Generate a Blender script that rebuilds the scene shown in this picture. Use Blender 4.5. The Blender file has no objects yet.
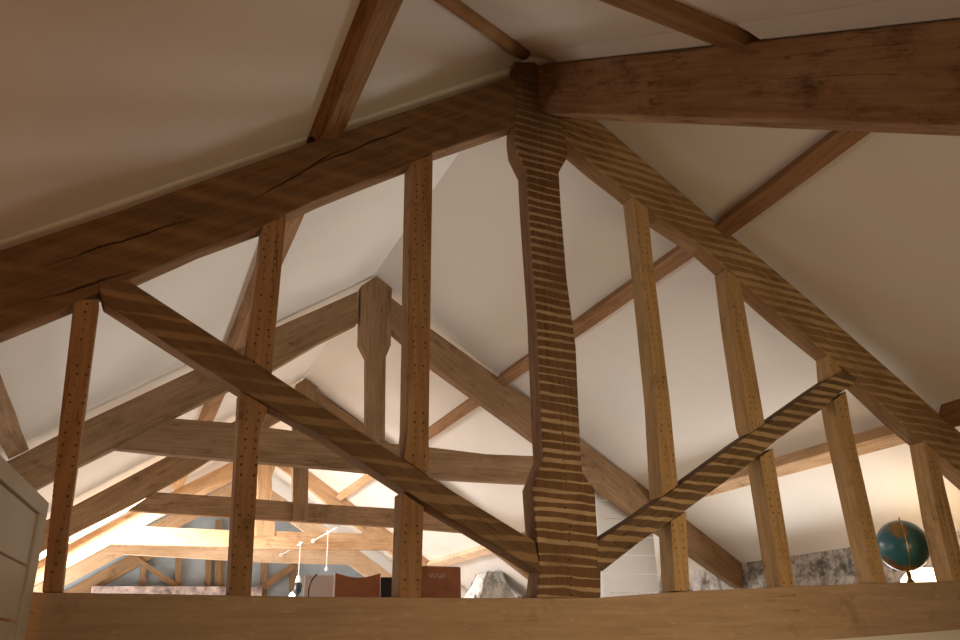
import bpy, bmesh, math, random
from mathutils import Vector, Matrix
random.seed(7)
sc = bpy.context.scene
col = sc.collection

# ------------------------------------------------------------------ camera
F = 792.27
def nrm(v): return Vector(v).normalized()
_ay = nrm((108-480, -(657-320), -F)); _az = nrm((428-480, -(-1600-320), -F))
_ay = (_ay - _az*_ay.dot(_az)).normalized()
_ax = _ay.cross(_az)
RW = Matrix((_ax, _ay, _az))            # world <- camera
CAM = Vector((0, -4, 0))
cd = bpy.data.cameras.new('camera'); cam = bpy.data.objects.new('camera', cd); col.objects.link(cam)
cd.sensor_width = 36; cd.lens = F*36/960; cd.clip_start = .05; cd.clip_end = 200
cam.matrix_world = Matrix.Translation(CAM) @ RW.to_4x4()
sc.camera = cam

def ray(p): return RW @ Vector((p[0]-480, -(p[1]-320), -F))
def atY(p, Y):
    r = ray(p); return CAM + r*((Y-CAM.y)/r.y)
def roofL(x): return 3.92 + .683*(x-2.2)
def roofR(x): return 3.92 - .66*(x-2.2)
def roofH(y): return 3.92 + .72*y

# ------------------------------------------------------------------ materials
def new_mat(name):
    m = bpy.data.materials.new(name); m.use_nodes = True
    nt = m.node_tree; nt.nodes.clear()
    out = nt.nodes.new('ShaderNodeOutputMaterial'); b = nt.nodes.new('ShaderNodeBsdfPrincipled')
    nt.links.new(b.outputs[0], out.inputs[0])
    return m, nt, b
class N:
    def __init__(s, nt): s.nt = nt
    def n(s, t, **k):
        nd = s.nt.nodes.new(t)
        for a, v in k.items(): setattr(nd, a, v)
        return nd
    def l(s, a, b): s.nt.links.new(a, b)
    def math(s, op, a, b=None, c=None, clamp=False):
        nd = s.n('ShaderNodeMath', operation=op); nd.use_clamp = clamp
        for i, v in enumerate((a, b, c)):
            if v is None: continue
            if isinstance(v, (int, float)): nd.inputs[i].default_value = v
            else: s.l(v, nd.inputs[i])
        return nd.outputs[0]
    def ramp(s, fac, stops):
        nd = s.n('ShaderNodeValToRGB'); e = nd.color_ramp.elements
        while len(e) > 1: e.remove(e[-1])
        e[0].position, e[0].color = stops[0][0], (*stops[0][1], 1)
        for p, c in stops[1:]:
            x = e.new(p); x.color = (*c, 1)
        s.l(fac, nd.inputs[0]); return nd.outputs[0]
    def noise(s, vec, scale, detail=4, rough=.55):
        nd = s.n('ShaderNodeTexNoise'); nd.inputs['Scale'].default_value = scale
        nd.inputs['Detail'].default_value = detail; nd.inputs['Roughness'].default_value = rough
        s.l(vec, nd.inputs['Vector']); return nd.outputs['Fac']
    def mix(s, fac, a, b, blend='MIX'):
        nd = s.n('ShaderNodeMix', data_type='RGBA', blend_type=blend)
        if isinstance(fac, (int, float)): nd.inputs[0].default_value = fac
        else: s.l(fac, nd.inputs[0])
        for i, v in ((6, a), (7, b)):
            if isinstance(v, tuple): nd.inputs[i].default_value = (*v, 1)
            else: s.l(v, nd.inputs[i])
        return nd.outputs[2]

def wood(name, dark, mid, light, lath=0., lathcol=(.5, .36, .2), dots=False, stain=.0, scratch=False, shakes=(), lathtop=0., soft=16., frontdark=0., rough=.8, duty=.42, period=.058):
    """old timber; grain follows the member's own length (the 'grain' attribute: along, across, depth)"""
    m, nt, b = new_mat(name); N_ = N(nt)
    at = N_.n('ShaderNodeAttribute', attribute_name='grain'); v = at.outputs['Vector']
    oi = N_.n('ShaderNodeObjectInfo')
    off = N_.n('ShaderNodeVectorMath', operation='ADD'); N_.l(v, off.inputs[0])
    cmb = N_.n('ShaderNodeCombineXYZ'); r = N_.math('MULTIPLY', oi.outputs['Random'], 37.)
    for i in range(3): N_.l(r, cmb.inputs[i])
    N_.l(cmb.outputs[0], off.inputs[1])
    st = N_.n('ShaderNodeMapping'); st.inputs['Scale'].default_value = (1.2, 22, 22); N_.l(off.outputs[0], st.inputs[0])
    g = N_.noise(st.outputs[0], 2.0, 6, .6)
    st2 = N_.n('ShaderNodeMapping'); st2.inputs['Scale'].default_value = (1.0, 3., 3.); N_.l(off.outputs[0], st2.inputs[0])
    big = N_.noise(st2.outputs[0], 1.6, 4, .6)
    f = N_.math('ADD', N_.math('MULTIPLY', g, .55), N_.math('MULTIPLY', big, .45))
    c = N_.ramp(f, [(.33, dark), (.5, mid), (.68, light)])
    # shakes: thin dark cracks along the grain
    st3 = N_.n('ShaderNodeMapping'); st3.inputs['Scale'].default_value = (.8, 14, 14); N_.l(off.outputs[0], st3.inputs[0])
    cr = N_.noise(st3.outputs[0], 1.1, 3, .5)
    ck = N_.math('SUBTRACT', 1., N_.math('MULTIPLY', N_.math('ABSOLUTE', N_.math('SUBTRACT', cr, .5)), 60.), clamp=True)
    msk = N_.math('GREATER_THAN', N_.noise(off.outputs[0], 1.3, 2), .62 if scratch else .56)
    c = N_.mix(N_.math('MULTIPLY', N_.math('MULTIPLY', ck, msk), .6), c, tuple(x*.25 for x in dark))
    # knots and blotches
    k = N_.noise(off.outputs[0], 5., 3, .6)
    c = N_.mix(N_.math('MULTIPLY', N_.math('SUBTRACT', k, .6, clamp=True), 3.2, clamp=True), c, tuple(x*.45 for x in dark))
    if stain:
        k = N_.noise(st2.outputs[0], 2.6, 7, .72)
        c = N_.mix(N_.math('MULTIPLY', N_.math('SUBTRACT', k, .52, clamp=True), 6., clamp=True), c, tuple(x*.5 for x in dark))
        k = N_.noise(off.outputs[0], 8., 5, .7)
        c = N_.mix(N_.math('MULTIPLY', N_.math('SUBTRACT', k, .54, clamp=True), 4.*stain, clamp=True), c, light)
    if scratch:
        sc_ = N_.n('ShaderNodeMapping'); sc_.inputs['Scale'].default_value = (3, 9, 3); sc_.inputs['Rotation'].default_value = (0, 0, .5); N_.l(off.outputs[0], sc_.inputs[0])
        k = N_.noise(sc_.outputs[0], 4., 3, .8)
        c = N_.mix(N_.math('MULTIPLY', N_.math('SUBTRACT', k, .58, clamp=True), 4., clamp=True), c, (.56, .43, .29))
    sep = N_.n('ShaderNodeSeparateXYZ'); N_.l(v, sep.inputs[0])
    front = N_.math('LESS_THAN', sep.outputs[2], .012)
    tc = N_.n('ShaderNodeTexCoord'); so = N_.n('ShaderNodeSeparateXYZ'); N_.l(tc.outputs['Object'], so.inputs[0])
    if frontdark: c = N_.mix(N_.math('MULTIPLY', front, frontdark), c, tuple(x*.35 for x in dark))  # darker front: real grime on king post; elsewhere makes undersides look floor-lit
    if lath:
        # pale ghosts of the old plaster laths, nailed level across the face
        wob = N_.noise(tc.outputs['Object'], 2.2, 3)
        zz = N_.math('ADD', N_.math('ADD', so.outputs[2], N_.math('MULTIPLY', so.outputs[0], .05)), N_.math('ADD', N_.math('MULTIPLY', wob, .05), N_.math('MULTIPLY', N_.noise(tc.outputs['Object'], 9., 3), .008)))
        q = N_.math('DIVIDE', zz, period); ph = N_.math('FRACT', q)
        rw = N_.n('ShaderNodeTexWhiteNoise', noise_dimensions='1D'); N_.l(N_.math('ADD', N_.math('FLOOR', q), r), rw.inputs['W'])
        rs = N_.n('ShaderNodeSeparateColor'); N_.l(rw.outputs['Color'], rs.inputs[0])
        tri = N_.math('ABSOLUTE', N_.math('SUBTRACT', ph, N_.math('ADD', .42, N_.math('MULTIPLY', rs.outputs[0], .16))))
        wv = N_.math('ADD', N_.math('MULTIPLY', rs.outputs[1], .75), N_.math('MULTIPLY', N_.noise(tc.outputs['Object'], 5., 3), .9))
        wv = N_.math('ADD', wv, N_.math('MULTIPLY', N_.math('MULTIPLY', N_.math('SUBTRACT', rs.outputs[2], .35), 4.), N_.math('MINIMUM', N_.math('MAXIMUM', sep.outputs[1], -.12), .12)))
        wid = N_.math('MULTIPLY', wv, duty*.5)
        band = N_.math('MULTIPLY', N_.math('SUBTRACT', wid, tri), soft, clamp=True)
        fade = N_.math('MULTIPLY', N_.math('SUBTRACT', N_.noise(tc.outputs['Object'], 3.2, 3), .2, clamp=True), 2.6, clamp=True)
        if lathtop: fade = N_.math('MULTIPLY', fade, N_.math('MULTIPLY_ADD', so.outputs[2], -1.1, lathtop*1.1, clamp=True))
        c = N_.mix(N_.math('MULTIPLY', N_.math('MULTIPLY', band, fade), N_.math('MULTIPLY', front, lath)), c, lathcol)
    for (ax_, az_, bx_, bz_) in shakes:
        L_ = math.hypot(bx_-ax_, bz_-az_); ux, uz = (bx_-ax_)/L_, (bz_-az_)/L_
        X_ = N_.math('SUBTRACT', so.outputs[0], ax_); Z_ = N_.math('SUBTRACT', so.outputs[2], az_)
        al = N_.math('ADD', N_.math('MULTIPLY', X_, ux), N_.math('MULTIPLY', Z_, uz))
        pe_ = N_.math('ADD', N_.math('SUBTRACT', N_.math('MULTIPLY', Z_, ux), N_.math('MULTIPLY', X_, uz)), N_.math('MULTIPLY', N_.math('SUBTRACT', N_.noise(tc.outputs['Object'], 5., 3), .5), .05))
        on = N_.math('MULTIPLY', N_.math('MULTIPLY', al, 4., clamp=True), N_.math('MULTIPLY', N_.math('SUBTRACT', L_, al), 4., clamp=True))
        ck = N_.math('MULTIPLY', N_.math('SUBTRACT', .0075, N_.math('ABSOLUTE', pe_)), 300., clamp=True)
        c = N_.mix(N_.math('MULTIPLY', N_.math('MULTIPLY', ck, on), N_.math('MULTIPLY', front, .85)), c, (.012, .006, .004))
    if dots:
        # rows of lath-nail holes in two columns
        pi = N_.math('DIVIDE', sep.outputs[0], .047)
        row = N_.math('FLOOR', pi)
        jit = N_.n('ShaderNodeTexWhiteNoise', noise_dimensions='1D'); N_.l(N_.math('ADD', row, r), jit.inputs['W'])
        js = N_.n('ShaderNodeSeparateColor'); N_.l(jit.outputs['Color'], js.inputs[0])
        da = N_.math('MULTIPLY', N_.math('SUBTRACT', N_.math('FRACT', pi), N_.math('ADD', .3, N_.math('MULTIPLY', js.outputs[0], .4))), .047)
        aw = N_.math('SUBTRACT', N_.math('MULTIPLY_ADD', js.outputs[1], .05, sep.outputs[1]) if dots == 'one' else N_.math('ABSOLUTE', sep.outputs[1]), N_.math('ADD', .018, N_.math('MULTIPLY', js.outputs[1], .02)))
        dd = N_.math('SQRT', N_.math('ADD', N_.math('MULTIPLY', da, da), N_.math('MULTIPLY', aw, aw)))
        hole = N_.math('MULTIPLY', N_.math('SUBTRACT', .0076, dd), 260., clamp=True)
        c = N_.mix(N_.math('MULTIPLY', hole, N_.math('MULTIPLY', front, N_.math('ADD', .25, N_.math('MULTIPLY', js.outputs[2], .7)))), c, (.018, .009, .005))
    N_.l(c, b.inputs['Base Color']); b.inputs['Roughness'].default_value = rough
    b.inputs['Specular IOR Level'].default_value = .12
    bp = N_.n('ShaderNodeBump'); bp.inputs['Strength'].default_value = .35; bp.inputs['Distance'].default_value = .01
    N_.l(f, bp.inputs['Height']); N_.l(bp.outputs[0], b.inputs['Normal'])
    return m

def plain(name, c, rough=.6, var=.06, scale=3., bump=.1, metal=0., emit=None, es=0.):
    m, nt, b = new_mat(name); N_ = N(nt)
    tc = N_.n('ShaderNodeTexCoord')
    f = N_.noise(tc.outputs['Object'], scale, 5, .6)
    cc = N_.ramp(f, [(.3, tuple(max(0, x*(1-var)) for x in c)), (.7, tuple(min(1, x*(1+var)) for x in c))])
    N_.l(cc, b.inputs['Base Color']); b.inputs['Roughness'].default_value = rough; b.inputs['Metallic'].default_value = metal
    if bump:
        bp = N_.n('ShaderNodeBump'); bp.inputs['Strength'].default_value = bump; bp.inputs['Distance'].default_value = .02
        N_.l(f, bp.inputs['Height']); N_.l(bp.outputs[0], b.inputs['Normal'])
    if emit:
        b.inputs['Emission Color'].default_value = (*emit, 1); b.inputs['Emission Strength'].default_value = es
    return m

def rubble_mat():
    m, nt, b = new_mat('limewashed rubble'); N_ = N(nt)
    tc = N_.n('ShaderNodeTexCoord'); v = tc.outputs['Object']
    vo = N_.n('ShaderNodeTexVoronoi', feature='DISTANCE_TO_EDGE'); vo.inputs['Scale'].default_value = 5.; N_.l(v, vo.inputs['Vector'])
    a = N_.noise(v, 3.2, 8, .72); d = N_.noise(v, 11., 6, .7)
    f = N_.math('ADD', N_.math('MULTIPLY', a, .65), N_.math('MULTIPLY', d, .35))
    c = N_.ramp(f, [(.38, (.05, .047, .045)), (.455, (.2, .185, .17)), (.51, (.44, .4, .36)), (.62, (.66, .62, .57))])
    N_.l(c, b.inputs['Base Color']); b.inputs['Roughness'].default_value = .95
    bp = N_.n('ShaderNodeBump'); bp.inputs['Strength'].default_value = .8; bp.inputs['Distance'].default_value = .06
    N_.l(N_.math('ADD', N_.math('MULTIPLY', vo.outputs['Distance'], 1.5), f), bp.inputs['Height']); N_.l(bp.outputs[0], b.inputs['Normal'])
    return m

def pale_rubble():
    m = rubble_mat(); m.name = 'pale limewashed rubble'
    for nd in m.node_tree.nodes:
        if nd.type == 'VALTORGB':
            for e, c in zip(nd.color_ramp.elements, ((.25, .25, .22), (.5, .49, .45), (.7, .68, .64), (.8, .78, .74))): e.color = (*c, 1)
    return m

def globe_mat():
    m, nt, b = new_mat('globe map'); N_ = N(nt)
    tc = N_.n('ShaderNodeTexCoord'); v = tc.outputs['Object']
    f = N_.noise(v, 4.2, 6, .55)
    so = N_.n('ShaderNodeSeparateXYZ'); N_.l(v, so.inputs[0])
    # dry land bands to the poles and one side, sea in the middle
    side = N_.math('ADD', N_.math('MULTIPLY', N_.math('ABSOLUTE', so.outputs[2]), 2.3), N_.math('MULTIPLY', so.outputs[0], -1.25))
    f2 = N_.math('ADD', f, N_.math('SUBTRACT', side, .2))
    land = N_.ramp(N_.noise(v, 9., 4), [(.35, (.13, .05, .015)), (.55, (.3, .17, .05)), (.7, (.16, .15, .05))])
    sea = N_.ramp(N_.noise(v, 3., 3), [(.3, (.02, .11, .14)), (.7, (.05, .2, .23))])
    c = N_.mix(N_.math('MULTIPLY', N_.math('SUBTRACT', f2, .66), 9., clamp=True), sea, land)
    N_.l(c, b.inputs['Base Color']); b.inputs['Roughness'].default_value = .32
    return m

M = {}
SHK = []
for a, b in (((40, 268), (205, 214)), ((244, 206), (352, 142)), ((300, 171), (420, 122)), ((20, 305), (150, 268))):
    p, q = atY(a, 0), atY(b, 0); SHK.append((p.x-2.24, p.z, q.x-2.24, q.z))
D3 = dict(dark=(.085, .046, .022), mid=(.165, .092, .045), light=(.26, .155, .08))
M['old'] = wood('old brown timber', **D3)
M['old_lath'] = wood('old timber with lath ghosts', lath=.85, lathcol=(.46, .3, .14), **D3)
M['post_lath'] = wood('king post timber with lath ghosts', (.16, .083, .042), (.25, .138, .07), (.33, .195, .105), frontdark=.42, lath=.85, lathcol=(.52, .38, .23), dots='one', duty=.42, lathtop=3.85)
M['faint_lath'] = wood('old timber with faint lath ghosts', shakes=SHK, soft=3., duty=.7, period=.12, lath=.4, lathcol=(.36, .2, .085), frontdark=.45, dark=(.15, .085, .042), mid=(.26, .15, .076), light=(.36, .22, .12))  # raised base and darker front paint floor bounce onto the underside
M['pale_lath'] = wood('pale timber with lath ghosts', (.17, .092, .042), (.26, .15, .07), (.35, .215, .105), lath=.75, soft=6., duty=.62, period=.062, lathcol=(.5, .36, .2))
M['strut_lath'] = wood('grey brown strut with lath ghosts', (.09, .055, .03), (.155, .098, .055), (.22, .145, .085), lath=.9, lathcol=(.48, .34, .19), duty=.5, period=.064)
M['long_strut'] = wood('dark strut timber', (.18, .105, .055), (.29, .175, .092), (.38, .24, .13), frontdark=.55, lath=.6, lathcol=(.36, .23, .115), duty=.5, period=.085)  # lighter underside stands for light bounced off the loft floor
M['stud'] = wood('stud timber with nail holes', (.22, .115, .052), (.32, .18, .086), (.42, .255, .135), dots=True)
M['stud_pale'] = wood('pale stud timber with nail holes', (.3, .185, .085), (.44, .28, .13), (.55, .37, .19), dots=True)
M['tie'] = wood('scratched tie beam', (.33, .225, .138), (.41, .285, .18), (.48, .345, .225), scratch=True)
M['stained'] = wood('stained red brown timber', (.24, .12, .058), (.37, .205, .105), (.48, .3, .165), stain=.4, rough=.7)
M['mid'] = wood('mid brown timber', (.17, .1, .05), (.265, .16, .084), (.36, .23, .13))
M['purlin'] = wood('purlin timber', (.2, .1, .045), (.31, .17, .082), (.41, .25, .135))
M['pole'] = wood('peeled pole timber', (.2, .1, .04), (.34, .18, .075), (.42, .26, .12))
M['fresh'] = wood('fresh orange timber', (.36, .21, .105), (.54, .345, .19), (.64, .45, .27))
M['pine'] = wood('new pale pine', (.5, .33, .2), (.66, .48, .32), (.74, .58, .42))
M['plaster'] = plain('off white plaster', (.76, .715, .645), .9, .025, 1.3, .15)
M['dullpaint'] = plain('dull cream paint', (.5, .44, .36), .6, .04, 2., .05)
M['boardpaint'] = plain('white painted boarding', (.72, .69, .63), .55, .03, 2., .05)
M['floorboard'] = wood('floor boards', (.26, .14, .06), (.36, .2, .09), (.45, .27, .13))
M['loftfloor'] = plain('pale boarded loft floor', (.42, .34, .26), .7, .1, 3.)
M['rubble'] = rubble_mat()
M['palerubble'] = pale_rubble()
M['greyboard'] = plain('blue grey board', (.33, .38, .42), .8, .15, 2.)
M['brick'] = plain('dusty red rubble', (.36, .28, .25), .95, .7, 6., .6)
M['glass_frame'] = plain('grey painted frame', (.35, .35, .34), .5)
M['leather'] = plain('red brown leather', (.36, .125, .045), .5, .2, 8., .15)
M['black'] = plain('black plastic', (.012, .014, .014), .4, .1)
M['palecloth'] = plain('pale pinkish cloth', (.72, .58, .5), .85, .08)
M['whiteplastic'] = plain('white plastic', (.8, .78, .74), .4, .02)
M['chalk'] = plain('white chalk mark', (.75, .6, .5), .8, .02, bump=0)
M['globe'] = globe_mat()
M['brass'] = plain('brass', (.6, .4, .14), .35, .05, metal=.9)
M['shade'] = plain('glowing lamp shade', (.9, .85, .75), .8, .02, emit=(1, .82, .55), es=9.)
M['bulb'] = plain('frosted bulb', (.9, .9, .9), .3, .02, emit=(1, .95, .9), es=2.5)
M['cabinet'] = wood('cabinet wood', (.16, .08, .035), (.24, .12, .055), (.32, .18, .09))

# ------------------------------------------------------------------ object helpers
def link(name, me, mat, parent=None, bevel=0., origin=None):
    o = bpy.data.objects.new(name, me); col.objects.link(o)
    if mat: me.materials.append(mat)
    if parent: o.parent = parent
    if bevel:
        md = o.modifiers.new('bevel', 'BEVEL'); md.width = bevel; md.segments = 2; md.limit_method = 'ANGLE'; md.angle_limit = math.radians(35)
    return o
def tag(o, label, cat, group=None):
    o['label'] = label; o['category'] = cat
    if group: o['group'] = group
    return o
def empty(name, loc, label, cat, group=None):
    o = bpy.data.objects.new(name, None); col.objects.link(o); o.location = loc
    o.empty_display_size = .1
    return tag(o, label, cat, group)
def structure(o): o['kind'] = 'structure'; return o
def setgrain(me, vals):
    a = me.attributes.new('grain', 'FLOAT_VECTOR', 'POINT')
    for i, v in enumerate(vals): a.data[i].vector = v

def prism(name, pts, y0, t, mat, parent, axis, bevel=.006, org=Vector((0, 0, 0))):
    """timber with the outline pts (x, z) on the face y = y0 and thickness t behind it"""
    ax = Vector((axis[0], axis[1])).normalized(); ac = Vector((-ax.y, ax.x))
    P = [Vector(p) for p in pts]
    if sum(P[i].x*P[(i+1) % len(P)].y - P[(i+1) % len(P)].x*P[i].y for i in range(len(P))) < 0: P.reverse()
    cen = sum(P, Vector((0, 0)))/len(P)
    bm = bmesh.new(); fr = [bm.verts.new((p.x-org.x, y0-org.y, p.y-org.z)) for p in P]
    bk = [bm.verts.new((p.x-org.x, y0+t-org.y, p.y-org.z)) for p in P]
    n = len(P)
    bm.faces.new(fr); bm.faces.new(bk[::-1])
    for i in range(n): bm.faces.new((fr[(i+1) % n], fr[i], bk[i], bk[(i+1) % n]))
    bmesh.ops.recalc_face_normals(bm, faces=bm.faces)
    me = bpy.data.meshes.new(name); bm.to_mesh(me); bm.free()
    g = [((p-cen).dot(ax), (p-cen).dot(ac), 0.) for p in P] + [((p-cen).dot(ax), (p-cen).dot(ac), t) for p in P]
    setgrain(me, g)
    return link(name, me, mat, parent, bevel)

def px(pts, Y): return [(v.x, v.z) for v in (atY(p, Y) for p in pts)]

def beam(name, a, b, w, h, mat, up, parent=None, bevel=.006, org=Vector((0, 0, 0)), wane=0.):
    """squared timber from a to b; h along 'up' (perpendicular part), w across; a few stations so it is not dead straight"""
    a, b = Vector(a), Vector(b); d = (b-a); L = d.length; d.normalize()
    u = Vector(up); u = (u-d*u.dot(d)).normalized(); s = d.cross(u)
    bm = bmesh.new(); rings = []; g = []
    k = max(2, int(L/.6)+1) if wane else 2
    for i in range(k):
        f = i/(k-1); c = a+d*L*f
        ww = w*(1+random.uniform(-wane, wane)); hh = h*(1+random.uniform(-wane, wane))
        c = c+s*random.uniform(-wane, wane)*w*.4
        ring = []
        for sx, sz in ((-1, -1), (1, -1), (1, 1), (-1, 1)):
            ring.append(bm.verts.new(c+s*sx*ww/2+u*sz*hh/2-org)); g.append((L*f, sx*w/2, .02 + (sz+1)*h/2))
        rings.append(ring)
    bm.faces.new(rings[0]); bm.faces.new(rings[-1][::-1])
    for r0, r1 in zip(rings, rings[1:]):
        for i in range(4): bm.faces.new((r0[i], r0[(i+1) % 4], r1[(i+1) % 4], r1[i]))
    bmesh.ops.recalc_face_normals(bm, faces=bm.faces)
    me = bpy.data.meshes.new(name); bm.to_mesh(me); bm.free(); setgrain(me, g)
    return link(name, me, mat, parent, bevel)

def box(name, lo, hi, mat, parent=None, bevel=.004, org=Vector((0, 0, 0))):
    lo, hi = Vector(lo), Vector(hi)
    c = (lo+hi)/2
    ext = hi-lo; i = max(range(3), key=lambda k: ext[k])
    j = (i+1) % 3; k = (i+2) % 3
    bm = bmesh.new(); bmesh.ops.create_cube(bm, size=1)
    for v in bm.verts: v.co = Vector((v.co.x*ext.x, v.co.y*ext.y, v.co.z*ext.z))+c-org
    me = bpy.data.meshes.new(name); bm.to_mesh(me); bm.free()
    setgrain(me, [(v.co[i]-(c-org)[i], v.co[j], .02+abs(v.co[k]-(lo-org)[k])) for v in me.vertices])
    return link(name, me, mat, parent, bevel)

def tube(name, pts, r, mat, parent=None, seg=10, org=Vector((0, 0, 0)), cap=True):
    P = [Vector(p) for p in pts]; bm = bmesh.new(); rings = []
    rr = r if isinstance(r, (list, tuple)) else [r]*len(P)
    ref = Vector((0.3, .2, 1)).normalized()
    for i, p in enumerate(P):
        d = (P[min(i+1, len(P)-1)]-P[max(i-1, 0)]).normalized()
        a = d.cross(ref)
        if a.length < .1: a = d.cross(Vector((1, 0, 0)))
        a.normalize(); b = d.cross(a)
        rings.append([bm.verts.new(p-org+(a*math.cos(2*math.pi*j/seg)+b*math.sin(2*math.pi*j/seg))*rr[i]) for j in range(seg)])
    for r0, r1 in zip(rings, rings[1:]):
        for j in range(seg): bm.faces.new((r0[j], r0[(j+1) % seg], r1[(j+1) % seg], r1[j]))
    if cap: bm.faces.new(rings[0]); bm.faces.new(rings[-1])
    bmesh.ops.recalc_face_normals(bm, faces=bm.faces)
    for f in bm.faces: f.smooth = len(f.verts) == 4
    me = bpy.data.meshes.new(name); bm.to_mesh(me); bm.free()
    return link(name, me, mat, parent)

def lathe(name, prof, loc, mat, parent=None, seg=32, tilt=None):
    """profile of (r, z) spun about z"""
    bm = bmesh.new(); rings = []
    for r, z in prof: rings.append([bm.verts.new((r*math.cos(2*math.pi*j/seg), r*math.sin(2*math.pi*j/seg), z)) for j in range(seg)])
    for r0, r1 in zip(rings, rings[1:]):
        for j in range(seg): bm.faces.new((r0[j], r0[(j+1) % seg], r1[(j+1) % seg], r1[j]))
    bm.faces.new(rings[0][::-1]); bm.faces.new(rings[-1])
    bmesh.ops.remove_doubles(bm, verts=bm.verts, dist=1e-5)
    bmesh.ops.recalc_face_normals(bm, faces=bm.faces)
    for f in bm.faces: f.smooth = True
    me = bpy.data.meshes.new(name); bm.to_mesh(me); bm.free()
    o = link(name, me, mat, parent); o.location = loc
    return o

def slab(name, pts, thick, mat, holes=None):
    """room surface: polygon of 3-D points, given thickness on the outer side"""
    bm = bmesh.new(); v = [bm.verts.new(p) for p in pts]; f = bm.faces.new(v)
    n = f.normal.copy(); bm.normal_update(); n = f.normal.copy()
    top = [bm.verts.new(Vector(p)+Vector(thick)) for p in pts]
    bm.faces.new(top[::-1]); k = len(pts)
    for i in range(k): bm.faces.new((v[i], v[(i+1) % k], top[(i+1) % k], top[i]))
    bmesh.ops.recalc_face_normals(bm, faces=bm.faces)
    me = bpy.data.meshes.new(name); bm.to_mesh(me); bm.free()
    return structure(link(name, me, mat))

# ------------------------------------------------------------------ the setting
XL, XR, YB, YF = -2.45, 6.85, 15.6, -4.75
ZF, ZL = -1.55, -.3
zL, zR = roofL(XL), roofR(XR)
up = (0, 0, .12)
# rooflight opening in the left slope of the third bay
WX0, WX1, WY0, WY1 = -1.35, .3, 8.6, 11.3
def PL(x, y): return (x, y, roofL(x))
hy = lambda z: (z-3.92)/.72
yeL = hy(zL); yeR = hy(zR)
slab('ceiling_left', [PL(2.2, 0), PL(2.2, WY0), PL(XL, WY0), PL(XL, max(yeL, YF))], up, M['plaster'])
slab('ceiling_left', [PL(2.2, WY0), PL(2.2, WY1), PL(WX1, WY1), PL(WX1, WY0)], up, M['plaster'])
slab('ceiling_left', [PL(WX0, WY0), PL(WX0, WY1), PL(XL, WY1), PL(XL, WY0)], up, M['plaster'])
slab('ceiling_left', [PL(2.2, WY1), PL(2.2, YB), PL(XL, YB), PL(XL, WY1)], up, M['plaster'])
slab('ceiling_right', [(2.2, 0, 3.92), (2.2, YB, 3.92), (XR, YB, zR), (XR, yeR, zR)], up, M['plaster'])
slab('ceiling_hip', [(2.2, 0, 3.92), (XL, yeL, zL), (XL, YF, zL if yeL < YF else roofH(YF)), (XR, YF, roofH(YF)), (XR, yeR, zR)] if False else
     [(2.2, 0, 3.92), (XL, yeL, zL), (XR, yeR, zR)], up, M['plaster'])
YE = max(yeL, yeR) - .02
def wallbox(name, lo, hi, mat): return structure(box(name, lo, hi, mat, bevel=0))
wallbox('wall_left', (XL-.3, YE-.5, ZF), (XL, YB+.3, zL+.1), M['plaster'])
wallbox('wall_right', (XR, YE-.5, ZF), (XR+.3, YB+.3, zR+.03), M['rubble'])
wallbox('wall_near', (XL-.3, YE-.45, ZF), (XR+.3, YE-.15, zR+.2), M['plaster'])
def gable(name, y, t, mat):
    return structure(prism(name, [(XL-.2, ZF), (XR+.2, ZF), (XR+.2, zR-.13), (2.2, 4.0), (XL-.2, zL-.1)], y, t, mat, None, (1, 0), 0))
gable('wall_far', YB, .3, M['greyboard'])
wallbox('floor_near', (XL-.3, YE-.5, ZF-.2), (XR+.3, .04, ZF), M['floorboard'])
wallbox('floor_loft', (XL-.3, .1, ZL-.25), (XR+.3, YB+.3, ZL), M['loftfloor'])
wallbox('wall_under_beam', (XL, .025, ZF), (XR, .1, .04), M['plaster'])

# rooflight (window_1): frame, glass, outside light
wr = bpy.data.objects.new('window_1', None); col.objects.link(wr); wr['kind'] = 'structure'
def fr(a, b, w=.07, h=.12): return beam('window_and_fill_frame', a, b, w, h, M['pine'], (-.564, 0, .826), wr, .003)
for xx in (WX0, WX1): fr(PL(xx, WY0-.03), PL(xx, WY1+.03))
for yy in (WY0, WY1): fr(PL(WX0, yy), PL(WX1, yy))
gm, nt, b = new_mat('window glass'); b.inputs['Roughness'].default_value = .02
_t = nt.nodes.new('ShaderNodeBsdfTransparent'); _m = nt.nodes.new('ShaderNodeMixShader'); _m.inputs[0].default_value = .06
nt.links.new(_t.outputs[0], _m.inputs[1]); nt.links.new(b.outputs[0], _m.inputs[2])
nt.links.new(_m.outputs[0], [n for n in nt.nodes if n.type == 'OUTPUT_MATERIAL'][0].inputs[0])
bm = bmesh.new(); n = Vector((-.564, 0, .826))*.1
bm.faces.new([bm.verts.new(Vector(PL(x, y))+n) for x, y in ((WX0, WY0), (WX1, WY0), (WX1, WY1), (WX0, WY1))])
me = bpy.data.meshes.new('glass'); bm.to_mesh(me); bm.free(); link('glass', me, gm, wr)

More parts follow.
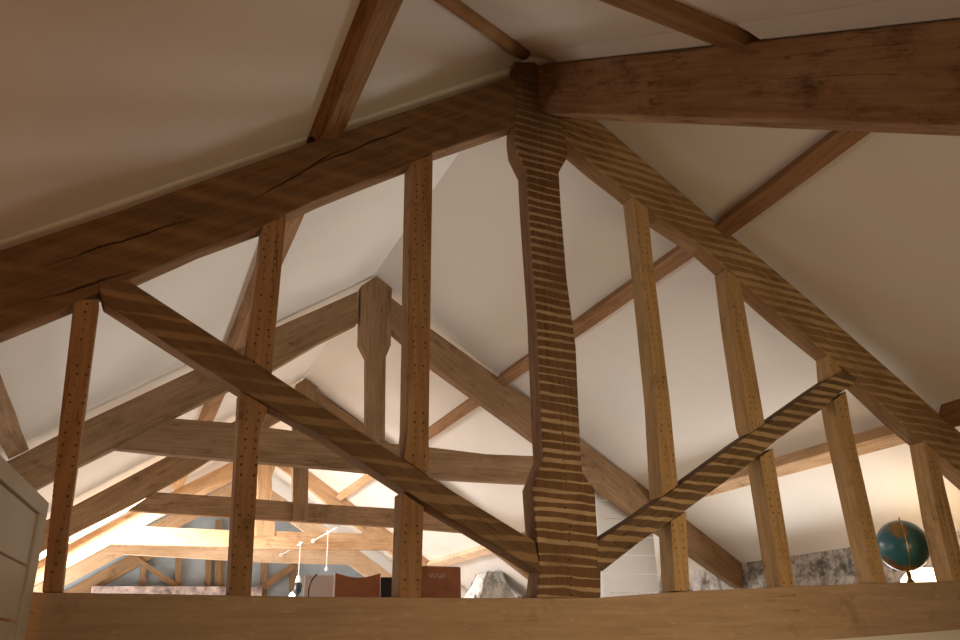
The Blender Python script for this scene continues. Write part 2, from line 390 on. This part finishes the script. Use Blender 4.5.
# ------------------------------------------------------------------ near truss
def K(kind): return M[kind]
T1 = empty('roof_truss', (2.24, .06, 0), 'nearest dark brown king post truss with slanted struts, standing on the long tie beam', 'roof truss', 'roof trusses')
def t1(name, pts, mat, axis, y=0., t=.142, bevel=.006, world=False):
    P = pts if world else px(pts, y)
    return prism(name, P, y, t, M[mat], T1, axis, bevel, T1.location)
tl = px([(25, 592), (160, 594), (300, 596.5), (480, 598), (600, 597.5), (690, 591), (790, 586.5), (890, 582.5), (960, 581)], 0)
t1('tie_beam', [(XL, .245)]+tl+[(XR, .36), (XR, .045), (5.28, .028), (4.117, -.012), (1.5, -.02), (XL, -.02)], 'tie', (1, 0), t=.2, world=True)
o = t1('king_post', [(516, 62), (515, 135), (517, 150), (527, 170), (529, 207), (532, 246), (537, 313), (541, 400), (543, 440), (544, 458), (533, 487), (536, 527), (540, 570), (537, 597.5),
      (601, 597.5), (601, 560), (598, 540), (595, 490), (583, 473), (581, 457), (579, 414), (576, 347), (567, 280), (561, 207), (559, 172), (567, 158), (568, 150), (562, 125), (558, 100), (552, 62)], 'post_lath', (0, 1), y=-.006)
o['label'] = 'thick king post with flared head and foot, striped with pale lath marks'
plp = px([(0, 250), (113, 213), (200, 181.5), (307, 143.5), (420, 106), (500, 80), (516, 75)], 0)
plb = px([(516, 124), (505, 128), (433, 152), (410, 163), (370, 178), (320, 198), (261, 226), (200, 248), (134, 277), (72, 303), (0, 332)], 0)
def ext(p, q, x): return (x, p[1]+(p[1]-q[1])/(p[0]-q[0])*(x-p[0]))
o = t1('principal_rafter', [ext(plp[0], plp[2], XL+.02)]+plp+plb+[ext(plb[-1], plb[-3], XL+.02)], 'faint_lath', (.82, .56), world=True)
o['label'] = 'left principal rafter, dark with a long crack'
prt = px([(556, 85), (600, 122), (727, 231.5), (758, 256), (792, 285), (817, 306), (900, 379), (960, 432)], 0)
prb = px([(927, 443), (907, 427), (870, 392), (837, 361), (783, 317), (737, 276.5), (703, 246), (660, 218), (627, 190.5), (597, 167), (569, 143), (560, 136)], 0)
o = t1('principal_rafter', prt+[ext(prt[-1], prt[-3], XR), ext(prb[0], prb[2], XR)]+prb, 'pale_lath', (.82, -.56), world=True)
o['label'] = 'right principal rafter with slanting pale lath stripes'
o = t1('strut', [(98, 282), (128, 279.5), (136, 285), (231, 347), (320, 405), (430, 477), (523, 534), (535, 541), (541, 572), (533, 567.5), (433, 508), (320, 434), (241, 390), (167, 343), (103, 302)], 'long_strut', (.85, -.53), y=-.01, t=.135)
o['label'] = 'long left strut, dark brown'
o = t1('strut', [(598, 541), (638, 515), (677, 487), (740, 441), (765, 424), (817, 387), (838, 373), (858, 377), (853, 385), (840, 393), (821, 410), (777, 440), (747, 466), (685, 511), (640, 542), (603, 571), (597, 571)], 'strut_lath', (.85, .53), y=-.01, t=.135)
o['label'] = 'right strut with bold pale lath stripes'
ST = [('stud', [(74, 299), (99, 299), (82, 430), (72, 500), (62, 592), (42, 592), (52, 500), (59, 427)]),
      ('stud', [(263, 221), (287, 213), (283, 252), (276, 327), (272, 374), (245, 356), (247, 344), (259, 262)]),
      ('stud', [(240, 391), (268, 407), (260, 430), (251, 596), (229, 596), (238, 430)]),
      ('stud', [(411, 162), (433, 154), (432, 213), (429, 427), (429, 476), (404, 459), (407, 427), (410, 213)]),
      ('stud', [(402, 492), (424, 507), (421, 598), (399, 598)]),
      ('stud_pale', [(633, 196), (648, 208), (653, 260), (670, 400), (678, 486), (662, 497), (656, 400), (641, 260)]),
      ('stud_pale', [(671, 521), (686, 511), (690, 591), (675, 591)]),
      ('stud_pale', [(726, 269), (740, 280), (742, 290), (765, 423.5), (752, 433), (749, 425), (734, 330)]),
      ('stud_pale', [(760, 457), (773, 448), (795, 587), (781, 587)]),
      ('stud_pale', [(829, 355), (838, 362), (842, 371), (835, 375), (831, 378)]),
      ('stud_pale', [(834, 400), (846, 391), (852, 427), (887, 583), (874, 583), (839, 427)]),
      ('stud_pale', [(924, 441), (938, 453), (946, 490), (968, 581.5), (953, 581.5), (938, 520)])]
for mt, pts in ST: t1('stud', pts, mt, (0, 1), y=.008, t=.132, bevel=.004)

# plaster strip closing most of the slot between the left rafter and the ceiling
fl = [(v.x, v.z) for v in (atY(p, 0) for p in [(0, 250), (113, 213), (200, 181.5), (307, 143.5), (420, 106), (500, 80)])]
def strip(x0, x1):
    q = [p for p in fl if x0 < p[0] < x1]
    f = lambda x: fl[0][1] + (fl[-1][1]-fl[0][1])/(fl[-1][0]-fl[0][0])*(x-fl[0][0])
    low = [(x0, f(x0))]+q+[(x1, f(x1))]
    return [(x, z+.012) for x, z in low]+[(x1, roofL(x1)+.01), (x0, roofL(x0)+.01)]
structure(prism('trim_1', strip(XL+.01, .70), .09, .04, M['plaster'], None, (1, 0), 0))
structure(prism('trim_2', strip(.85, 2.13), .09, .04, M['plaster'], None, (1, 0), 0))

# ------------------------------------------------------------------ trusses behind
def truss(label, Y, members, y_t=.12):
    T = empty('roof_truss', (2.24, Y+.06, 0), label, 'roof truss', 'roof trusses')
    for name, pts, mat, axis, dy, lab in members:
        P = pts if isinstance(pts[0][0], float) and abs(pts[0][0]) < 20 and abs(pts[0][1]) < 10 else px(pts, Y+dy)
        o = prism(name, P, Y+dy, y_t, M[mat], T, axis, .006, T.location)
        if lab: o['label'] = lab
    return T
truss('second truss, paler brown, with a stub king post standing on its bowed collar', 3.85, [
    ('king_post', [(361, 286), (376, 276), (392, 288), (391, 345), (386, 357), (385, 444), (367, 444), (367, 357), (360, 343)], 'mid', (0, 1), -.005, None),
    ('principal_rafter', [(358, 291), (320, 308), (274, 328), (200, 367), (87, 420), (37, 446), (-40, 485), (-60, 540), (20, 497), (80, 465), (113, 449), (167, 420), (230, 389), (272, 370), (320, 342), (358, 323)], 'mid', (.83, .55), 0, None),
    ('principal_rafter', [(391, 297), (430, 328), (501, 379), (531, 399), (582, 440), (638, 482), (687, 520), (742, 560), (743, 588), (737, 586), (690, 553), (632, 514), (598, 487), (540, 444), (481, 401), (430, 364), (391, 330)], 'mid', (.82, -.56), 0, None),
    ('collar_beam', [(170, 418), (235, 423), (295, 431), (387, 443), (429, 447), (486, 454), (534, 456), (585, 455), (610, 483), (523, 483), (430, 478), (341, 469), (260, 462), (168, 454), (113, 448)], 'mid', (1, 0), -.012, None)])
truss('third truss, brown, whose short king post laps over its collar', 7.75, [
    ('king_post', [(296, 384), (306, 378), (317, 384), (316, 402), (309, 412), (308, 521), (293, 521), (293, 412), (296, 402)], 'mid', (0, 1), -.06, None),
    ('principal_rafter', [(300, 387), (168, 456), (75, 505), (20, 534), (0, 574), (71, 535), (125, 508), (183, 477), (208, 461), (300, 409)], 'mid', (.83, .55), 0, None),
    ('principal_rafter', [(313, 388), (362, 423), (430, 475), (523, 546), (600, 606), (600, 634), (523, 573), (430, 502), (362, 450), (313, 413)], 'mid', (.82, -.56), 0, None),
    ('collar_beam', [(155, 492), (231, 497), (320, 504), (422, 510), (445, 512), (470, 533), (395, 527), (257, 519), (150, 512), (128, 510)], 'mid', (1, 0), -.012, None)])
truss('fourth truss, fresh orange timber brightly lit at its left end', 11.6, [
    ('king_post', [(256, 438), (266, 434), (275, 438), (277, 462), (272, 476), (272, 500), (275, 512), (275, 536), (255, 536), (255, 512), (258, 500), (258, 476), (254, 462)], 'fresh', (0, 1), -.03, None),
    ('principal_rafter', [(262, 447), (229, 463), (180, 487.5), (64, 546), (0, 578), (0, 603), (64, 570), (155, 520), (205, 495), (262, 466)], 'fresh', (.83, .55), 0, None),
    ('principal_rafter', [(270, 438), (311, 467), (352, 499), (394, 532), (460, 583), (460, 606), (394, 555), (330, 506), (311, 490), (270, 460)], 'fresh', (.82, -.56), 0, None),
    ('collar_beam', [(138, 526), (228, 530), (394, 534), (424, 537), (447, 552), (395, 550), (257, 549), (226, 547), (108, 544)], 'fresh', (1, 0), -.012, None)])
truss('fifth truss, pale new pine, low behind the orange one', 13.3, [
    ('principal_rafter', [(249, 474), (120, 541), (64, 571), (0, 606), (0, 622), (64, 586), (120, 556), (249, 492)], 'pine', (.83, .55), 0, None),
    ('principal_rafter', [(249, 474), (323, 525), (360, 551), (382, 567), (440, 610), (440, 632), (382, 588), (360, 572), (323, 545), (249, 492)], 'pine', (.82, -.56), 0, None),
    ('collar_beam', [(118, 543), (226, 545), (350, 548), (372, 565), (366, 565), (257, 562), (226, 560), (104, 553)], 'pine', (1, 0), -.012, None)])

# ------------------------------------------------------------------ big beam down the hipped end, hips and purlins
def capz(o): return o
bz = lambda y: roofH(y)-.051
def hipbeam():
    d = Vector((0, -1, -.72)).normalized(); u = Vector((0, -.72, 1)).normalized()
    a = Vector((2.38, -.01, bz(-.01)))-u*.1725; b = Vector((2.38, yeR+.25, bz(yeR+.25)))-u*.1725
    o = beam('hip_end_rafter', a, b, .2, .345, M['stained'], (0, -.72, 1), None, .012, wane=.02)
    return tag(o, 'massive stained beam sloping from the king post head to the right edge', 'roof beam')
hipbeam()
tag(beam('timber_wedge', (2.278, -1.75, bz(-1.75)+.004), (2.278, -1.89, bz(-1.89)+.004), .04, .034, M['pine'], (0, -.584, .811), None, .003), 'small pale wedge on top of the massive sloping beam, under the purlin', 'wedge')
for i, (ya, yb) in enumerate(((-.3, -1.72), (-1.99, yeR+.3))):
    slab('trim_%d' % (i+3), [(2.277, ya, bz(ya)), (2.277, yb, bz(yb)), (2.15, yb, roofH(yb)-.004), (2.15, ya, roofH(ya)-.004)], (0, 0, .02), M['plaster'])
# left hip rafter: a peeled pole
hp = []
def onL(p, drop):
    r = ray(p); return CAM+r*((roofL(CAM.x)-drop-CAM.z)/(r.z-.683*r.x))
h0, h1 = onL((520, 51), .055), onL((452, 3), .055)
for i in range(9):
    f = -.06+i/8*3.7
    hp.append(h0+(h1-h0)*f+Vector((random.uniform(-.012, .012), 0, 0)))
pole = tube('hip_rafter', hp, [.043+random.uniform(-.006, .006) for _ in hp], M['pole'], seg=12)
setgrain(pole.data, [((v.co-hp[0]).length, math.atan2(v.co.x-2, v.co.z)*.1, .03+v.co.y*.01) for v in pole.data.vertices])
tag(pole, 'thin rounded hip rafter running from the truss apex up to the top edge', 'rafter')

nL = (-.564, 0, .826); nR = (.551, 0, .834)
def purl(x, y0, y1, side, label, w=.17, h=.11, mat='purlin', dx=0., drop=.0):
    z0 = (roofL if side == 'L' else roofR)
    n = Vector(nL if side == 'L' else nR)
    a = Vector((x, y0, z0(x)))-n*(h/2-.005+drop); b = Vector((x+dx, y1, z0(x+dx)))-n*(h/2-.005+drop)
    return tag(beam('purlin', a, b, w, h, M[mat], n, None, .006, wane=.03), label, 'purlin', 'purlins')
purl(.775, -1.42, .05, 'L', 'dark purlin on the upper left slope, from the near left rafter to the top edge', mat='purlin')
purl(.75, .13, 3.84, 'L', 'upper left purlin between the near truss and the second truss')
purl(.76, 3.98, 7.74, 'L', 'upper left purlin between the second and third trusses')
purl(.74, 7.88, 11.59, 'L', 'upper left purlin between the third and fourth trusses', mat='fresh')
purl(-1.0, .13, 3.84, 'L', 'pale lower left purlin at the left edge, above the second truss rafter', mat='mid')
purl(3.755, -1.55, -.005, 'R', 'upper right purlin passing under the massive sloping beam', dx=.045, w=.125)
purl(3.78, .13, 3.84, 'R', 'upper right purlin seen behind the king post, near bay', w=.125)
purl(3.80, 3.98, 7.74, 'R', 'upper right purlin between the second and third trusses', w=.125)
purl(3.82, 7.88, 11.59, 'R', 'upper right purlin between the third and fourth trusses', w=.125, mat='fresh')
purl(5.72, -3.1, -.005, 'R', 'dark lower right purlin ending at the right edge before the near truss', mat='purlin')
purl(5.74, .13, 3.84, 'R', 'orange lower right purlin behind the right studs', mat='fresh', w=.14, h=.13)
purl(5.74, 3.98, 7.74, 'R', 'lower right purlin between the second and third trusses')
purl(5.74, 7.88, 11.59, 'R', 'bowed pale lower right purlin above the whitewashed stone pier', mat='pine')
# purlin across the hipped end
yh = -1.85
tag(beam('purlin', (.12, -2.17, roofH(-2.17)-.036), (3.9, -1.6, roofH(-1.6)-.036), .19, .062, M['purlin'], (0, -.584, .811), None, .006, wane=.05), 'purlin across the top edge above the massive sloping beam', 'purlin', 'purlins')

# ------------------------------------------------------------------ white boarded partition at left
pd = Vector((.08, .83, 0)).normalized(); pn = Vector((pd.y, -pd.x, 0))
pe = Vector((-.318, -.1, 0)); Z1 = .619
BP = empty('boarded_partition', (pe.x, pe.y-1, ZF), 'white boarded half-height partition at the left edge, in front of the tie beam', 'partition')
def pbox(name, s0, s1, z0, z1, p0, p1, mat=None):
    bm = bmesh.new(); vs = []
    for s in (s0, s1):
        for q in (p0, p1):
            for z in (z0, z1): vs.append(bm.verts.new(pe-pd*s+pn*q+Vector((0, 0, z))-BP.location))
    for f in ((0, 1, 3, 2), (4, 6, 7, 5), (0, 4, 5, 1), (2, 3, 7, 6), (0, 2, 6, 4), (1, 5, 7, 3)): bm.faces.new([vs[i] for i in f])
    bmesh.ops.recalc_face_normals(bm, faces=bm.faces)
    me = bpy.data.meshes.new(name); bm.to_mesh(me); bm.free()
    return link(name, me, M['dullpaint'], BP, .003)
pbox('top_rail', 0, 2.6, Z1-.065, Z1, -.04, .0)
pbox('end_post', 0, .15, ZF, Z1-.066, -.04, .0)
zz = Z1-.066; k = 0
while zz > ZF+.05:
    pbox('board', .151, 2.6, max(ZF, zz-.205), zz-.004, -.035, -.012); zz -= .209

# ------------------------------------------------------------------ boarded cupboard beyond the king post
CB = empty('cupboard', (5.4, 4.45, ZL), 'white boarded cupboard to the right of the king post foot', 'cupboard')
cz = lambda x: min(1.75, roofR(x)-.06)
x0, x1 = 5.02, 5.86
prism('side_post', [(x0, ZL), (x0+.07, ZL), (x0+.07, cz(x0+.07)), (x0, cz(x0))], 4.18, .5, M['whiteplastic'], CB, (0, 1), .004, CB.location)
zb = ZL
while zb < 1.7:
    zt = min(zb+.205, 1.74)
    xr = x1 if zt < 1.38 else min(5.6, 2.2+(3.86-zt)/.66)
    if xr > x0+.1: prism('board', [(x0+.074, zb), (xr, zb), (xr, zt-.003), (x0+.074, zt-.003)], 4.2, .03, M['boardpaint'], CB, (1, 0), .0015, CB.location)
    zb += .21

# ------------------------------------------------------------------ far gable: studs, braces, rubble base
def far(name, pts, y, t, mat, label, cat, group=None, axis=(0, 1)):
    return tag(prism(name, px(pts, y), y, t, M[mat], None, axis, .004), label, cat, group)
G = 'timbers of the far stud wall'
W = empty('stud_wall', (2.2, 15.5, ZL), 'far stud wall of raw timber against blue grey boards, seen low at left', 'stud wall')
def fw(name, pts, mat='mid', y=15.47, t=.1, axis=(0, 1)):
    return prism(name, px(pts, y), y, t, M[mat], W, axis, .003, W.location)
fw('rafter', [(180, 527), (60, 594), (20, 617), (20, 640), (64, 608), (180, 543)], axis=(.83, .55))
for xx in (141, 176, 206, 219, 262, 291): fw('stud', [(xx, 540), (xx+6, 540), (xx+4, 640), (xx-2, 640)], y=15.48, t=.1)
fw('stud', [(216, 520), (222, 520), (220, 640), (214, 640)], y=15.46)
fw('brace', [(128, 556), (137, 556), (196, 596), (184, 596)], axis=(.8, -.6), y=15.44, t=.03)
fw('brace', [(250, 592), (262, 592), (300, 566), (290, 564)], axis=(.8, .6), y=15.44, t=.03)
tag(box('rubble_plinth', (-.5, 15.25, ZL), (3.0, 15.43, 1.385), M['brick'], None, .01), 'low reddish rubble base in front of the far stud wall', 'stone base')

# whitewashed pier of rubble under the right slope
def pier():
    bm = bmesh.new(); bmesh.ops.create_cube(bm, size=1)
    bmesh.ops.subdivide_edges(bm, edges=bm.edges[:], cuts=9, use_grid_fill=True)
    c = Vector((6.12, 9.7, .25)); e = Vector((.95, .6, 1.95))
    for v in bm.verts:
        p = Vector((v.co.x*e.x, v.co.y*e.y, v.co.z*e.z))
        if p.z > .4: p.x *= 1-1.25*(p.z-.4)
        p += Vector((random.uniform(-1, 1), random.uniform(-1, 1), random.uniform(-1, 1)))*.035
        v.co = p+c
        zmax = roofR(v.co.x)-.03
        if v.co.z > zmax: v.co.z = zmax
    zs = min(v.co.z for v in bm.verts)
    for v in bm.verts:
        if v.co.z < -.2: v.co.z = ZL
    for f in bm.faces: f.smooth = True
    me = bpy.data.meshes.new('stone_pier'); bm.to_mesh(me); bm.free()
    return tag(link('stone_pier', me, M['palerubble']), 'whitewashed rubble stone pier behind the foot of the long left strut', 'stone pier')
pier()

# ------------------------------------------------------------------ cabinet, globe, lamp
CBN = empty('cabinet', (5.6, .62, ZL), 'low wooden cabinet behind the right end of the tie beam', 'cabinet')
tz = .345
box('cabinet_top', (4.9, .28, tz-.03), (6.5, .98, tz), M['cabinet'], CBN, .004, CBN.location)
box('cabinet_body', (4.95, .32, ZL), (6.45, .96, tz-.031), M['cabinet'], CBN, .004, CBN.location)
gc = atY((902.5, 545.5), .48); R_ = .19
GL = empty('globe', (gc.x, gc.y, tz), 'blue and ochre terrestrial globe on a stand behind the right studs', 'globe')
ball = lathe('globe_ball', [(R_*math.sin(math.pi*i/32)+1e-6, -R_*math.cos(math.pi*i/32)) for i in range(33)], (0, 0, gc.z-tz), M['globe'], GL, 48)
ball.rotation_euler = (math.radians(14), math.radians(-27), math.radians(20))
rot = ball.rotation_euler.to_matrix()
ring = [Vector((0, 0, gc.z-tz))+rot @ (Vector((-math.sin(a)*.90, -math.sin(a)*.43, -math.cos(a)))*(R_+.006)) for a in [math.pi*i/24 for i in range(25)]]
tube('meridian_arm', ring, .0045, M['brass'], GL, 8)
tube('axis_pin', [Vector((0, 0, gc.z-tz))+rot @ Vector((0, 0, R_-.004)), Vector((0, 0, gc.z-tz))+rot @ Vector((0, 0, R_+.035))], .006, M['brass'], GL, 8)
hb = gc.z-tz-R_
lathe('stand', [(.001, 0), (.085, 0), (.08, .014), (.03, .026), (.016, .05), (.016, max(.052, hb-.004))], (0, 0, 0), M['brass'], GL, 24)
lc = atY((925, 590), .80)
LP = empty('table_lamp', (lc.x, .77, tz), 'glowing white table lamp low behind the globe', 'lamp')
lathe('lamp_base', [(.001, 0), (.07, 0), (.06, .012), (.02, .02)], (0, 0, 0), M['brass'], LP, 20)
lathe('lamp_shade', [(.14, .022), (.195, .03), (.18, .085), (.13, .135), (.05, .16), (.001, .162)], (0, 0, 0), M['shade'], LP, 28)

# ------------------------------------------------------------------ chairs and a screen behind the tie beam
def chair(label, pxl, pxr, pxt, Y, mat, sag=.015, mark=False):
    a = atY((pxl, pxt), Y); b_ = atY((pxr, pxt), Y); w = b_.x-a.x; top = a.z
    T = empty('chair', ((a.x+b_.x)/2, Y+.2, ZL), label, 'chair', 'chairs behind the tie beam'); o = T.location
    s = .17                                                     # seat height above the floor follows the low viewpoint
    pts = [(a.x, ZL+.42), (b_.x, ZL+.42)]+[(b_.x-w*i/10, top-sag*math.sin(math.pi*i/10)+.0) for i in range(11)]
    bk = prism('backrest', pts, Y, .045, M[mat], T, (1, 0), .008, o)
    if mark:
        m = [(.50, .03), (.51, .055), (.535, .057), (.54, .035), (.56, .034), (.565, .058), (.6, .06), (.6, .036), (.64, .034), (.64, .06), (.68, .062), (.685, .036), (.71, .06), (.735, .05), (.72, .04), (.73, .034)]
        tube('scribbled_mark', [(a.x+w*u-o.x, Y-.003-o.y, top-.02-v-o.z) for u, v in m], .004, M['chalk'], bk, 6)
    box('seat', (a.x+.01, Y+.046, ZL+.42), (b_.x-.01, Y+.45, ZL+.48), M[mat], T, .01, o)
    for lx in (a.x+.01, b_.x-.05):
        for ly in (Y+.004, Y+.40): box('leg', (lx, ly, ZL), (lx+.04, ly+.04, ZL+.419), M['black'], T, .003, o)
    return T
chair('red brown leather chair back with a dipped top edge, left of the middle stud', 335.5, 381, 572.5, 2.3, 'leather', .035)
chair('red brown leather chair back with a white scribbled mark, right of the middle stud', 396, 461, 566, 2.0, 'leather', -.004, True)
chair('black chair back between the two red brown chairs', 381, 397, 577, 2.9, 'black', .0)
SB = atY((305, 575), 2.95); SB2 = atY((334, 575), 2.95)
tag(box('pale_board', (SB.x, 2.95, ZL), (SB2.x, 2.98, SB.z), M['palecloth'], None, .004), 'pale pinkish upright board left of the red brown chairs', 'board')

# ------------------------------------------------------------------ bracket lights on the far collars
def bracket(label, wall_px, Yw, end_px, cord_px, drop_px, bulb):
    w = atY(wall_px, Yw); r = ray(end_px); e = CAM+r*((w.x-CAM.x)/r.x); e.z = w.z+.0
    r = ray(cord_px); c = CAM+r*((w.x-CAM.x)/r.x); c.z = w.z
    T = empty('pendant_light', (w.x, c.y, w.z), label, 'lamp', 'bracket lights'); o = T.location
    tube('wall_rose', [w-Vector((0, .03, 0))-o, w-o], .042, M['whiteplastic'], T, 20)
    tube('arm', [e-o, w-o], .012, M['whiteplastic'], T, 10)
    tube('junction', [c+Vector((0, 0, .03))-o, c-Vector((0, 0, .04))-o], .026, M['whiteplastic'], T, 12)
    bz_ = atY(drop_px, c.y).z
    tube('cord', [c-o, Vector((c.x, c.y, bz_))-o], .0075, M['whiteplastic'], T, 8)
    p = Vector((c.x, c.y, bz_))
    if bulb:
        tube('bulb_holder', [p+Vector((0, 0, .02))-o, p-Vector((0, 0, .06))-o, p-Vector((0, 0, .10))-o], [.03, .05, .06], M['whiteplastic'], T, 14)
        tube('bulb_cage', [p-Vector((0, 0, .10))-o, p-Vector((0, 0, .15))-o, p-Vector((.02, 0, .24))-o, p-Vector((.05, 0, .30))-o], [.06, .08, .08, .06], M['black'], T, 16)
        lathe('bulb', [(.001, -.06), (.05, -.04), (.06, 0), (.03, .045), (.001, .06)], (-.1, -.03, p.z-.32-o.z), M['bulb'], T, 16)
    else:
        lathe('pull_knob', [(.001, -.04), (.025, -.03), (.03, 0), (.015, .035), (.001, .04)], (0, 0, bz_-o.z-.03), M['whiteplastic'], T, 14)
    return T
bracket('white bracket with a hanging pull cord, on the orange truss collar', (313, 541), 11.585, (337, 532), (328, 536), (328, 567), False)
bracket('white bracket with a dark caged bulb hanging low, on the pale pine collar', (281, 555), 13.285, (302, 549), (300, 551), (300, 577), True)
kk = [atY(p, 2.35) for p in ((308, 600), (309, 588), (312, 580), (317, 574))]
tag(tube('black_cable', [Vector((kk[0].x, 2.35, ZL+.02))]+kk, .006, M['black'], None, 8), 'thin black cable rising in front of the pale board', 'cable')

# ------------------------------------------------------------------ light
def area(name, loc, target, sx, sy, power, colr, spread=math.pi):
    d = bpy.data.lights.new(name, 'AREA'); d.shape = 'RECTANGLE'; d.size = sx; d.size_y = sy; d.energy = power; d.color = colr; d.spread = spread
    o = bpy.data.objects.new(name, d); col.objects.link(o); o.location = loc
    o.rotation_euler = (Vector(target)-Vector(loc)).to_track_quat('-Z', 'Y').to_euler()
    return o
wc = Vector(PL((WX0+WX1)/2, (WY0+WY1)/2))
area('rooflight_daylight', wc+Vector((-.564, 0, .826))*.35, wc+Vector((.564, .0, -.826)), 1.6, 2.6, 1000, (1, .96, .97))
def side_fill(n, x, y, power, d):  # added light in a frame, low and unseen, to brighten the ceilings
    w = bpy.data.objects.new('window_%d' % n, None); col.objects.link(w); w['kind'] = 'structure'
    for a, b in (((x, y-1.35, -.22), (x, y+1.35, -.22)), ((x, y-1.35, .42), (x, y+1.35, .42)), ((x, y-1.35, -.22), (x, y-1.35, .42)), ((x, y+1.35, -.22), (x, y+1.35, .42))):
        beam('window_and_fill_frame', a, b, .05, .05, M['pine'], (1, 0, 0), w, .003)
    area('side_fill_light', (x+d*.01, y, .1), (x+d*3, y, .1+1.0), 2.6, .58, power, (.99, .975, .97), math.radians(120))
side_fill(2, XL+.04, 2.2, 26, 1)
side_fill(3, XL+.04, 6.0, 10, 1)
side_fill(4, XL+.04, 13.5, 190, 1)
side_fill(5, XR-.04, 1.9, 82, -1)
side_fill(6, XR-.04, 6.0, 46, -1)
area('near_fill_light', (2.9, YE-.06, -.3), (2.9, 0, .1), 1.8, 1.1, 35, (1, .77, .48), math.radians(118))  # added warm fill behind the camera for the near truss faces
def warm(name, loc, e, c, r=.06):
    pl = bpy.data.lights.new(name, 'POINT'); pl.energy = e; pl.color = c; pl.shadow_soft_size = r
    po = bpy.data.objects.new(name, pl); col.objects.link(po); po.location = loc
warm('lamp_glow', (lc.x+.05, .80, tz+.2), 6, (1, .66, .32))
warm('near_left_fill', (-1.7, -1.9, -.7), 22, (1, .43, .14), .15)  # added unseen point light, turns the near left ceiling orange

wd = bpy.data.worlds.new('world'); sc.world = wd; wd.use_nodes = True
wd.node_tree.nodes['Background'].inputs[0].default_value = (.75, .85, 1, 1); wd.node_tree.nodes['Background'].inputs[1].default_value = 1.5

sc.view_settings.view_transform = 'Standard'; sc.view_settings.look = 'None'
sc.view_settings.gamma = 1; sc.view_settings.exposure = 0; sc.view_settings.use_curve_mapping = False
